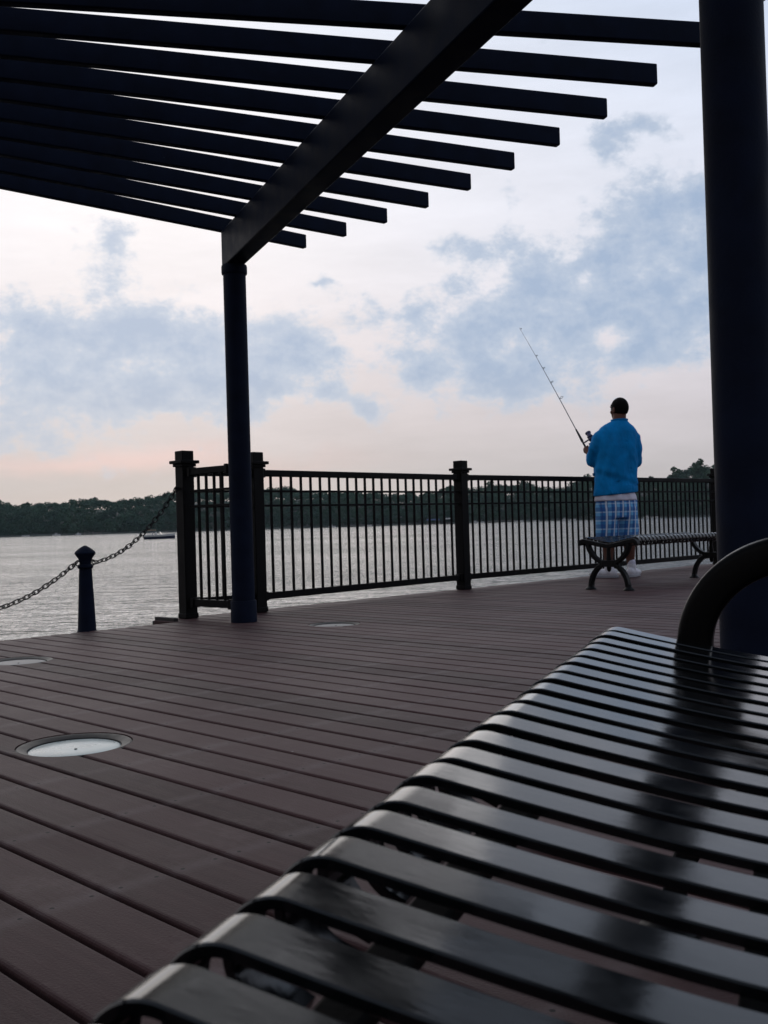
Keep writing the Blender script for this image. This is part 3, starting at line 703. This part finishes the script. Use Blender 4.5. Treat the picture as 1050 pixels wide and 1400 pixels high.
def chain(a, b, sag, label):
    a = Vector(a); b = Vector(b)
    t = MB(); n = 400; P = []
    for i in range(n+1):
        u = i/n; p = a.lerp(b, u); p.z -= sag*4*u*(1-u); P.append(p-a)
    acc = [0]
    for i in range(n): acc.append(acc[-1]+(P[i+1]-P[i]).length)
    pitch = .034; m = int(acc[-1]/pitch)
    for j in range(m+1):
        s_ = acc[-1]*(j/m) if m else 0; i = min(n-1, int(np.searchsorted(acc, s_))); i = max(1, i)
        c = P[i]; d = (P[min(n,i+1)]-P[i-1]).normalized()
        h = d.cross(Vector((0,0,1))).normalized(); v = h.cross(d)
        w_ = (h*math.cos(R(45+random.uniform(-8,8)))+v*math.sin(R(45))) if j % 2 else (h*math.cos(R(-45))+v*math.sin(R(-45+random.uniform(-8,8))))
        ring = []
        for q in range(12):
            an = 2*math.pi*q/12; cx, sy = math.cos(an), math.sin(an)
            ring.append(c+d*(.011*cx+(.012 if cx > .01 else -.012 if cx < -.01 else 0))+w_*(.0135*sy))
        t.tube(ring, .0039, 6, closed=True)
    o = t.build('chain', M['chain'], smooth=60, loc=a); tag(o, label, 'chain', 'dark chains hung along the deck edge')
chain((-1.847,6.518,.424), (-1.425,7.045,.895), .095, 'dark link chain rising from the bollard to the corner fence post')
chain((-1.943,6.422,.424), (-2.94,5.41,.424), .265, 'dark link chain sagging out of the picture left of the bollard')
MB().tube([(-1.440,7.055,.90),(-1.395,7.085,.90)], .008, 8).build('chain_hook', M['chain'], fn).location = -f0

# ------------------------------------------------------------------ benches
def seat_profile():
    """front curl, dished seat, back curl: list of (u, z) with the crest at u=0, z=0"""
    W_ = .48; P = []; r = .031
    uc, zc = -r*math.cos(R(75)), -r*math.sin(R(75))
    for k in range(14): an = R(205-10*k); P.append((uc+r*math.cos(an), zc+r*math.sin(an)))
    n = 26
    for k in range(1, n):
        u = W_*k/n; P.append((u, -.043*(1-abs(1-2*u/W_)**1.18)))
    for k in range(14): P.append((W_-(uc+r*math.cos(R(75+10*k))), zc+r*math.sin(R(75+10*k))))
    P = [(P[0][0]+.030, P[0][1]-.024), (P[0][0]+.012, P[0][1]-.016)]+P+[(P[-1][0]-.012, P[-1][1]-.016), (P[-1][0]-.030, P[-1][1]-.024)]
    return P
def smooth_path(P, it=2):
    for _ in range(it):
        Q = [P[0]]
        for a, b in zip(P[:-1], P[1:]): Q += [(a[0]*.75+b[0]*.25, a[1]*.75+b[1]*.25), (a[0]*.25+b[0]*.75, a[1]*.25+b[1]*.75)]
        P = Q+[P[-1]]
        if len(P) > 120: break
    return P
SEAT = smooth_path(seat_profile(), 2)
def bench(label, t_first, n, hoop=False, grade=0):
    """local frame: x = u (front to back), y = along the bench, z = 0 on the deck; crest height .44"""
    b = empty('bench'); tag(b, label, 'bench', 'black steel strap benches on the deck')
    P = 0.058; t1 = t_first+P*(n-1)
    MB.post = lambda v: (v[0], v[1], v[2]*(1+grade*v[1]/.44))       # the seat runs slightly uphill
    for k in range(n):
        y = t_first+P*k; w_, h_ = .0178, .0038
        prof = [(-w_,-h_+.0012),(-w_+.0012,-h_),(w_-.0012,-h_),(w_,-h_+.0012),(w_,h_-.0012),(w_-.0012,h_),(-w_+.0012,h_),(-w_,h_-.0012)]
        jz = random.uniform(-.0012,.0012); tw = random.uniform(-.012,.012)
        path = [(u, y, .44+z+jz) for u, z in SEAT]
        MB().sweep(path, prof, side=(0,1,tw)).build('strap', M['strap'], b, smooth=22)
    for u, z, w_ in ((.035,.40,.03),(.235,.372,.05),(.445,.40,.03)):
        MB().box(u-w_/2, u+w_/2, t_first-.040, t1+.040, z-.012, z).build('support_bar', M['black'], b, bevel=.003)
    for y in (t_first-.042, t1+.042):
        def arc(p, q, bow, n=16):
            p, q = Vector(p), Vector(q); mid = (p+q)/2; d = q-p; nn = Vector((-d.y, d.x)).normalized()
            return [(lambda v: (v.x, y, v.y))(p.lerp(q, i/n)+nn*bow*4*(i/n)*(1-i/n)) for i in range(n+1)]
        cx = .24; bar = [(-.024,-.017),(.024,-.017),(.024,.017),(-.024,.017)]
        fr = MB()
        fr.sweep([(u, y, .44+z-.028) for u, z in [(SEAT[i]) for i in range(14, len(SEAT)-14, 4)]], [(-.024,-.018),(.024,-.018),(.024,.018),(-.024,.018)], side=(0,1,0))
        for s_ in (-1, 1):
            fr.sweep(arc((cx+s_*.205,.385),(cx+s_*.035,.225), .035*s_), bar, side=(0,1,0))
            fr.sweep(arc((cx+s_*.03,.225),(cx+s_*.185,.012), .045*s_), bar, side=(0,1,0))
        fr.frame_box((cx,y,.222),(1,0,0),(0,1,0),(0,0,1),.12,.05,.055)
        fo = fr.build('end_frame', M['iron'], b, bevel=.006)
        for s_ in (-1, 1): MB().lathe([(.048,.001),(.046,.010),(.030,.022),(.024,.034),(.022,.05)], 20, (cx+s_*.188, y, 0)).build('foot', M['iron'], fo)
        MB().lathe([(.001,.150),(.014,.16),(.020,.18),(.018,.22),(.022,.26),(.016,.32),(.020,.36),(.012,.372)], 16, (cx, y, 0)).build('spindle', M['iron'], fo)
    if hoop:
        y = t1+.042
        path = [(.250-.149*math.cos(R(a)), y, .415+.132*math.sin(R(a))) for a in range(-14, 195, 4)]
        prof = []
        for qx, qy, a0 in ((1,1,0),(-1,1,90),(-1,-1,180),(1,-1,270)):
            for a in (0,30,60,90): prof.append((qx*.013+.009*math.cos(R(a0+a)), qy*.015+.010*math.sin(R(a0+a))))
        MB().sweep(path, prof, side=(0,1,0)).build('armrest', M['arm'], b, smooth=50)
    MB.post = None
    return b
LD = R(67.965)      # heading of the near bench
near = bench('glossy black strap bench with a hooped armrest filling the foreground', .580-.058*29, 30, hoop=True, grade=.024)
near.location = (.125+.927*.002,.976-.375*.002,-.004); near.rotation_euler.z = LD-R(90)
far = bench('black strap bench without armrest standing behind the fishing man', -.77, 29)
fu = Vector((math.cos(R(-46.5)), math.sin(R(-46.5)), 0)); fl = Vector((math.cos(R(43.5)), math.sin(R(43.5)), 0))
far.location = Vector((2.47,9.19,0))-fu*.24; far.rotation_euler.z = R(43.5-90)

# ------------------------------------------------------------------ fishing rod (world points)
HAND = Vector((2.138,10.65,1.303)); TIP = Vector((1.606,11.60,2.815))
rd = (TIP-HAND).normalized(); BUTT = HAND-rd*.30
rod = empty('fishing_rod', BUTT); tag(rod, 'long thin fishing rod with a spinning reel held up over the railing', 'fishing rod')
Lr = (TIP-BUTT).length
side = rd.cross(Vector((0,1,0))).normalized()
upv = Vector((.62,-.15,.45)); upv = (upv-rd*upv.dot(rd)).normalized()
def on_rod(s, off=0): return rd*s+upv*off
MB().tube([on_rod(s)+Vector((0,0,-.04*(max(0,s-.9)/(Lr-.9))**2)) for s in np.linspace(.5, Lr, 24)], lambda q: .0042*(1-q)+.0014, 8).build('rod_blank', M['blank'], rod)
MB().tube([on_rod(s) for s in np.linspace(0,.22,5)], .0145, 12).build('rear_grip', M['rodgrip'], rod, bevel=.004)
MB().tube([on_rod(s) for s in (.2205,.44)], .0105, 12).build('reel_seat', M['rodgrip'], rod)
MB().tube([on_rod(s) for s in np.linspace(.4405,.60,5)], lambda q: .0145-.006*q, 12).build('fore_grip', M['rodgrip'], rod)
for s, r in ((.80,.0),(1.04,.017),(1.28,.011),(1.50,.008),(1.70,.006),(Lr-.005,.004)):
    if r == 0: continue
    c = on_rod(s, r+.010)+Vector((0,0,-.04*(max(0,s-.9)/(Lr-.9))**2)); ring = []
    w_ = rd.cross(upv)
    for k in range(12): an = 2*math.pi*k/12; ring.append(c+upv*r*math.cos(an)+w_*r*math.sin(an))
    g = MB().tube(ring, .0022, 6, closed=True); g.tube([c-upv*r, c-upv*(r+.012)-rd*.02], .002, 5); g.tube([c-upv*r, c-upv*(r+.012)+rd*.02], .002, 5)
    g.build('line_guide', M['chain'], rod)
rp = on_rod(.41, 0)
rl = MB().tube([rp+upv*.012, rp+upv*.075+rd*.004], .008, 10)
rl.ellipsoid(rp+upv*.088+rd*.0, (.026,.026,.030), nu=16, nv=10).build('reel', M['reel'], rod)
sp = MB(); c0 = rp+upv*.092
sp.tube([c0+rd*.022, c0+rd*.034, c0+rd*.036, c0+rd*.070, c0+rd*.072, c0+rd*.084], lambda q: .031 if (q < .25 or q > .75) else .024, 18)
sp.build('spool', M['spool'], rod, smooth=50)
bl = MB(); w_ = rd.cross(upv)
bl.tube([c0+rd*.055+(w_*math.cos(R(a))+rd*.9*math.sin(R(a)))*.046 for a in range(0,181,15)], .0028, 6).build('bail_wire', M['spool'], rod)
hd = MB(); hp = c0-rd*.005+w_*.03
hd.tube([hp, hp+w_*.03, hp+w_*.035-upv*.045], .004, 8); hd.tube([hp+w_*.035-upv*.045, hp+w_*.065-upv*.045], .009, 10); hd.build('reel_handle', M['rodgrip'], rod)

# ------------------------------------------------------------------ the man
PB = Vector((2.335,10.35,0)); RZM = R(7)
man = empty('person', PB, RZM); tag(man, 'man seen from behind in blue polo and plaid shorts holding a rod', 'person')
Ri = Matrix.Rotation(-RZM, 3, 'Z')
def loc(p): return Ri@(Vector(p)-PB)
hl = loc(HAND); rdl = (Ri@rd).normalized()
gripR = hl-rdl*.19
# left hand wraps the rod below the reel, right hand lower on the grip
body = MB()
HX = .085     # head shift: he leans a little to his right
def arm(sh, el_, wr): body.limb([(*sh,.066),(*el_,.050)]); body.limb([(*el_,.048),(*((Vector(el_)*.6+Vector(wr)*.4)),.044),(*wr,.029)])
def hand(c, axis, back, flip):
    """fist round a rod: palm on the back side, four curled fingers, thumb across"""
    axis = axis.normalized(); e1 = (back-axis*back.dot(axis)).normalized(); e2 = axis.cross(e1)*flip
    rg = .023
    pc = c+e1*.034
    Mx = Matrix((e1, e2, axis)).transposed()
    body.ellipsoid(pc, (.017,.036,.046), Mx, 14, 10)
    for k, (off, ln) in enumerate(((.034,225),(.012,245),(-.010,235),(-.031,205))):
        pts = []
        for q in range(7):
            an = R(20+ln*q/6); pts.append((*(c+axis*off+(e1*math.cos(an)+e2*math.sin(an))*rg), .0092-.0003*q))
        body.limb(pts, 8)
    pts = [(*(pc-e2*.028+axis*.028),.012), (*(c-e2*.028+e1*.012+axis*.046),.0105), (*(c-e2*.022-e1*.014+axis*.050),.0092), (*(c-e1*.022-e2*.004+axis*.048),.0082)]
    body.limb(pts, 8)
    return pc
wl = hl+Vector((-.01,-.085,-.035)); shL = (-.128,.0,1.405); elL = (-.188,.085,1.195)
pcL = hand(hl, rdl, Vector((-.5,-.85,-.1)), -1)
arm(shL, elL, wl); body.limb([(*wl,.028),(*pcL,.026)])
shR = (.205,.0,1.395); elR = (.248,.05,1.175)
pcR = hand(gripR, rdl, Vector((.9,-.35,.0)), 1); wr = gripR+Vector((.085,-.02,.01))
arm(shR, elR, wr); body.limb([(*wr,.028),(*pcR,.026)])
# trunk
body.loft([((.015,0,.86),.165,.120),((.02,0,.95),.18,.135),((.025,.03,1.05),.195,.155),((.03,.02,1.2),.19,.145),((.035,0,1.35),.185,.125),((.04,-.01,1.45),.165,.095),((.05,-.01,1.51),.09,.07)])
body.limb([(.06,-.01,1.46,.066),(.075,.005,1.58,.066),(HX,.015,1.64,.066)])
# head turned left of the body
hr = Matrix.Rotation(R(22), 3, 'Z'); hc = Vector((HX,.025,1.700))
def hp_(x, y, z): return hc+hr@Vector((x, y, z))
body.ellipsoid(hp_(0,-.012,.018), (.076,.093,.098), hr); body.ellipsoid(hp_(0,.018,-.045), (.062,.074,.068), hr)
body.ellipsoid(hp_(0,.05,-.088), (.038,.036,.028), hr)                          # chin
body.limb([(*hp_(0,.088,.012),.010),(*hp_(0,.104,-.016),.013)])                 # nose
body.ellipsoid(hp_(0,.078,.034), (.052,.022,.014), hr)                          # brow
body.ellipsoid(hp_(0,.083,-.052), (.026,.014,.009), hr)                         # lips
for s_ in (-1, 1):
    body.ellipsoid(hp_(s_*.080,-.008,-.010), (.010,.020,.033), hr@Matrix.Rotation(R(18*s_),3,'Z'))   # ears
    body.ellipsoid(hp_(s_*.045,.05,-.022), (.024,.026,.022), hr)
# legs
hipL, hipR = (-.075,0,.88), (.105,0,.88); knL, knR = (-.085,.025,.47), (.125,.025,.47); anL, anR = (-.085,-.01,.085), (.150,-.01,.085)
for hip, kn, ank in ((hipL,knL,anL),(hipR,knR,anR)):
    body.limb([(*hip,.095),(*(Vector(hip)*.5+Vector(kn)*.5),.082),(*kn,.062)])
    cf = Vector(kn)*.62+Vector(ank)*.38+Vector((0,-.022,0)); body.limb([(*kn,.060),(*cf,.061),(*(Vector(kn)*.25+Vector(ank)*.75),.042),(*ank,.038)])
fL = Vector((-.80,.60,0)).normalized(); fR = Vector((.62,.78,0)).normalized()
for ank, f_ in ((anL,fL),(anR,fR)): body.limb([(*(Vector(ank)+Vector((0,0,-.03))),.04),(*(Vector(ank)+f_*.13+Vector((0,0,-.05))),.032)])
bo = body.build('body', M['skin'], man); fuse(bo, .0062, 5)
# eyes
for s_ in (-1, 1): MB().ellipsoid(hp_(s_*.031,.077,.008), (.012,.010,.010), hr, 12, 8).build('eye', M['gelcoat'], man)
# short cropped hair: a cap over the crown, back and sides
hb = MB(); nu, nv = 40, 24; vs = []; fs = []
for i in range(nv+1):
    th = math.pi*.73*i/nv
    for k in range(nu):
        ph = 2*math.pi*k/nu; x, y, z = math.sin(th)*math.cos(ph), math.sin(th)*math.sin(ph), math.cos(th)
        fr_ = .5+.5*y            # 1 at the forehead, 0 at the nape
        lim = math.pi*(.72-.38*max(0,fr_-.45)/.55); t2 = min(th, lim); x, y, z = math.sin(t2)*math.cos(ph), math.sin(t2)*math.sin(ph), math.cos(t2)
        vs.append(hp_(x*.0815, -.012+y*.099, .018+z*.104))
for i in range(nv):
    for k in range(nu): fs.append((i*nu+k, i*nu+(k+1) % nu, (i+1)*nu+(k+1) % nu, (i+1)*nu+k))
o = hb.add(vs, fs).build('hair', M['hair'], man, smooth=180)
so_ = o.modifiers.new('thick', 'SOLIDIFY'); so_.thickness = .008; so_.offset = -1
# polo shirt
sh = MB()
sh.loft([((.012,0,.835),.222,.174),((.014,.0,.88),.222,.175),((.02,.015,.98),.219,.178),((.024,.02,1.10),.222,.185),((.03,.012,1.22),.222,.175),((.036,0,1.33),.220,.158),((.036,-.008,1.42),.226,.132),((.040,-.01,1.475),.212,.114),((.046,-.008,1.52),.178,.096),((.058,-.004,1.555),.122,.082),((.070,-.004,1.585),.074,.070)], 32)
sh.limb([(*shL,.085),(-.165,.02,1.31,.082),(*elL,.074),(*(Vector(elL)*.50+Vector(wl)*.50),.060)])
sh.limb([(*shR,.085),(.225,.015,1.28,.084),(*elR,.074),(*(Vector(elR)*.6+Vector(wr)*.4),.060)])
so_ = sh.build('polo_shirt', M['shirt'], man); fuse(so_, .0085, 6)
for v in so_.data.vertices:                                  # folds: drapes down the back, creases at elbows and hem
    p = v.co; k = .016*noise.noise((p.x*9, p.y*6, p.z*3.0))+.015*noise.noise((p.x*17+4, p.y*12, p.z*6-p.x*9))+.006*noise.noise((p.x*34, p.y*22, p.z*15+p.x*14))
    hem = max(0, 1-(p.z-.84)/.22); k += hem*.004*math.sin(p.x*38+p.z*26+2*noise.noise((p.x*8,p.z*8,1)))
    k += .007*math.exp(-((p.z-1.02+.35*(p.x-.05))/.035)**2)-.006*math.exp(-((p.z-.965+.35*(p.x-.05))/.03)**2)
    nh = Vector((v.normal.x, v.normal.y, 0)); v.co += nh*k
    if p.z < .93: v.co.z += .045*(p.x+.02)*hem*1.8           # hem hangs lower on his left
so_.data.update()
cl = MB(); ring = []
for k in range(28):
    an = 2*math.pi*k/28; ring.append((.075+.084*math.cos(an), -.002+.080*math.sin(an), 1.578+.018*math.sin(an)*-1*(.4)))
cl.sweep(ring, [(-.018,-.034),(-.008,-.034),(.004,.016),(-.003,.016)], closed=True).build('collar', M['shirt'], man, smooth=50)
us = MB().loft([((.010,0,.772),.222,.172),((.012,0,.82),.212,.164),((.014,0,.88),.180,.140)], 32).build('undershirt', M['undershirt'], man)
fuse(us, .010, 3)
for v in us.data.vertices:
    p = v.co; v.co += Vector((v.normal.x,v.normal.y,0))*.004*math.sin(p.x*44+p.z*18+3*noise.noise((p.x*9,p.y*9,2)))
us.data.update()
st_ = MB()
st_.loft([((.01,0,.60),.200,.155),((.012,0,.70),.216,.168),((.012,0,.775),.211,.162),((.014,0,.84),.180,.140)], 32)
for s_, hip, kn in ((-1,hipL,knL),(1,hipR,knR)):
    x0, x1 = (hip[0]-.005 if s_ < 0 else hip[0]+.005), kn[0]
    st_.loft([((x1,.015,.385),.112,.125),((x1,.012,.45),.113,.128),((x0*.6+x1*.4,.005,.58),.110,.140),((x0,0,.70),.108,.150)], 24)
st_ = st_.build('plaid_shorts', M['plaid'], man); fuse(st_, .009, 5)
for v in st_.data.vertices:
    p = v.co; v.co += v.normal*(.011*noise.noise((p.x*8+7, p.y*8, p.z*5))+.006*noise.noise((p.x*22, p.y*16, p.z*9)))
st_.data.update()
for ank, f_ in ((anL,fL),(anR,fR)):
    a = Vector((ank[0], ank[1], 0)); s_ = Vector((-f_.y, f_.x, 0)); Mx = Matrix((f_, s_, Vector((0,0,1)))).transposed()
    mb = MB()
    mb.ellipsoid(a+f_*-.028+Vector((0,0,.052)), (.055,.044,.048), Mx); mb.ellipsoid(a+f_*.06+Vector((0,0,.048)), (.095,.050,.042), Mx)
    mb.ellipsoid(a+f_*.135+Vector((0,0,.040)), (.075,.054,.034), Mx); mb.limb([(*(a+Vector((0,0,.06))),.046),(*(a+Vector((0,0,.118))),.046)])
    o = mb.build('shoe', M['shoe'], man); fuse(o, .006, 4)
    for v in o.data.vertices: v.co.z = max(v.co.z, .018)
    o.data.update()
    so2 = MB(); pr = []
    for k in range(32):
        an = 2*math.pi*k/32; c_ = math.cos(an); wd = .052*(1+.10*c_) ; pr.append(a+f_*(.055+.150*c_)+s_*wd*math.sin(an))
    vs = [p+Vector((0,0,z)) for z in (.001,.028) for p in pr]
    so2.add(vs, [(k,(k+1) % 32,32+(k+1) % 32,32+k) for k in range(32)]+[tuple(range(32))[::-1], tuple(range(32,64))]).build('sole', M['sole'], o, bevel=.004)
    MB().limb([(*(a+Vector((0,0,.11))),.043),(*(a+Vector((0,.0,.15))),.0415)]).build('sock', M['undershirt'], man)

# ------------------------------------------------------------------ evening air over the lake
hz = MB().box(-1400, 1400, -50, 1250, -6, 60).build('haze', None, smooth=0); kind(hz, 'stuff')
hm = bpy.data.materials.new('haze_air'); hm.use_nodes = True; hn = hm.node_tree; hn.nodes.remove(hn.nodes['Principled BSDF'])
pv = hn.nodes.new('ShaderNodeVolumePrincipled'); pv.inputs['Color'].default_value = (.80,.90,1,1); pv.inputs['Density'].default_value = .00006
hn.links.new(pv.outputs['Volume'], hn.nodes['Material Output'].inputs['Volume']); hz.data.materials.append(hm)
tag(hz, 'thin bluish evening haze over the lake and far shore', 'haze')
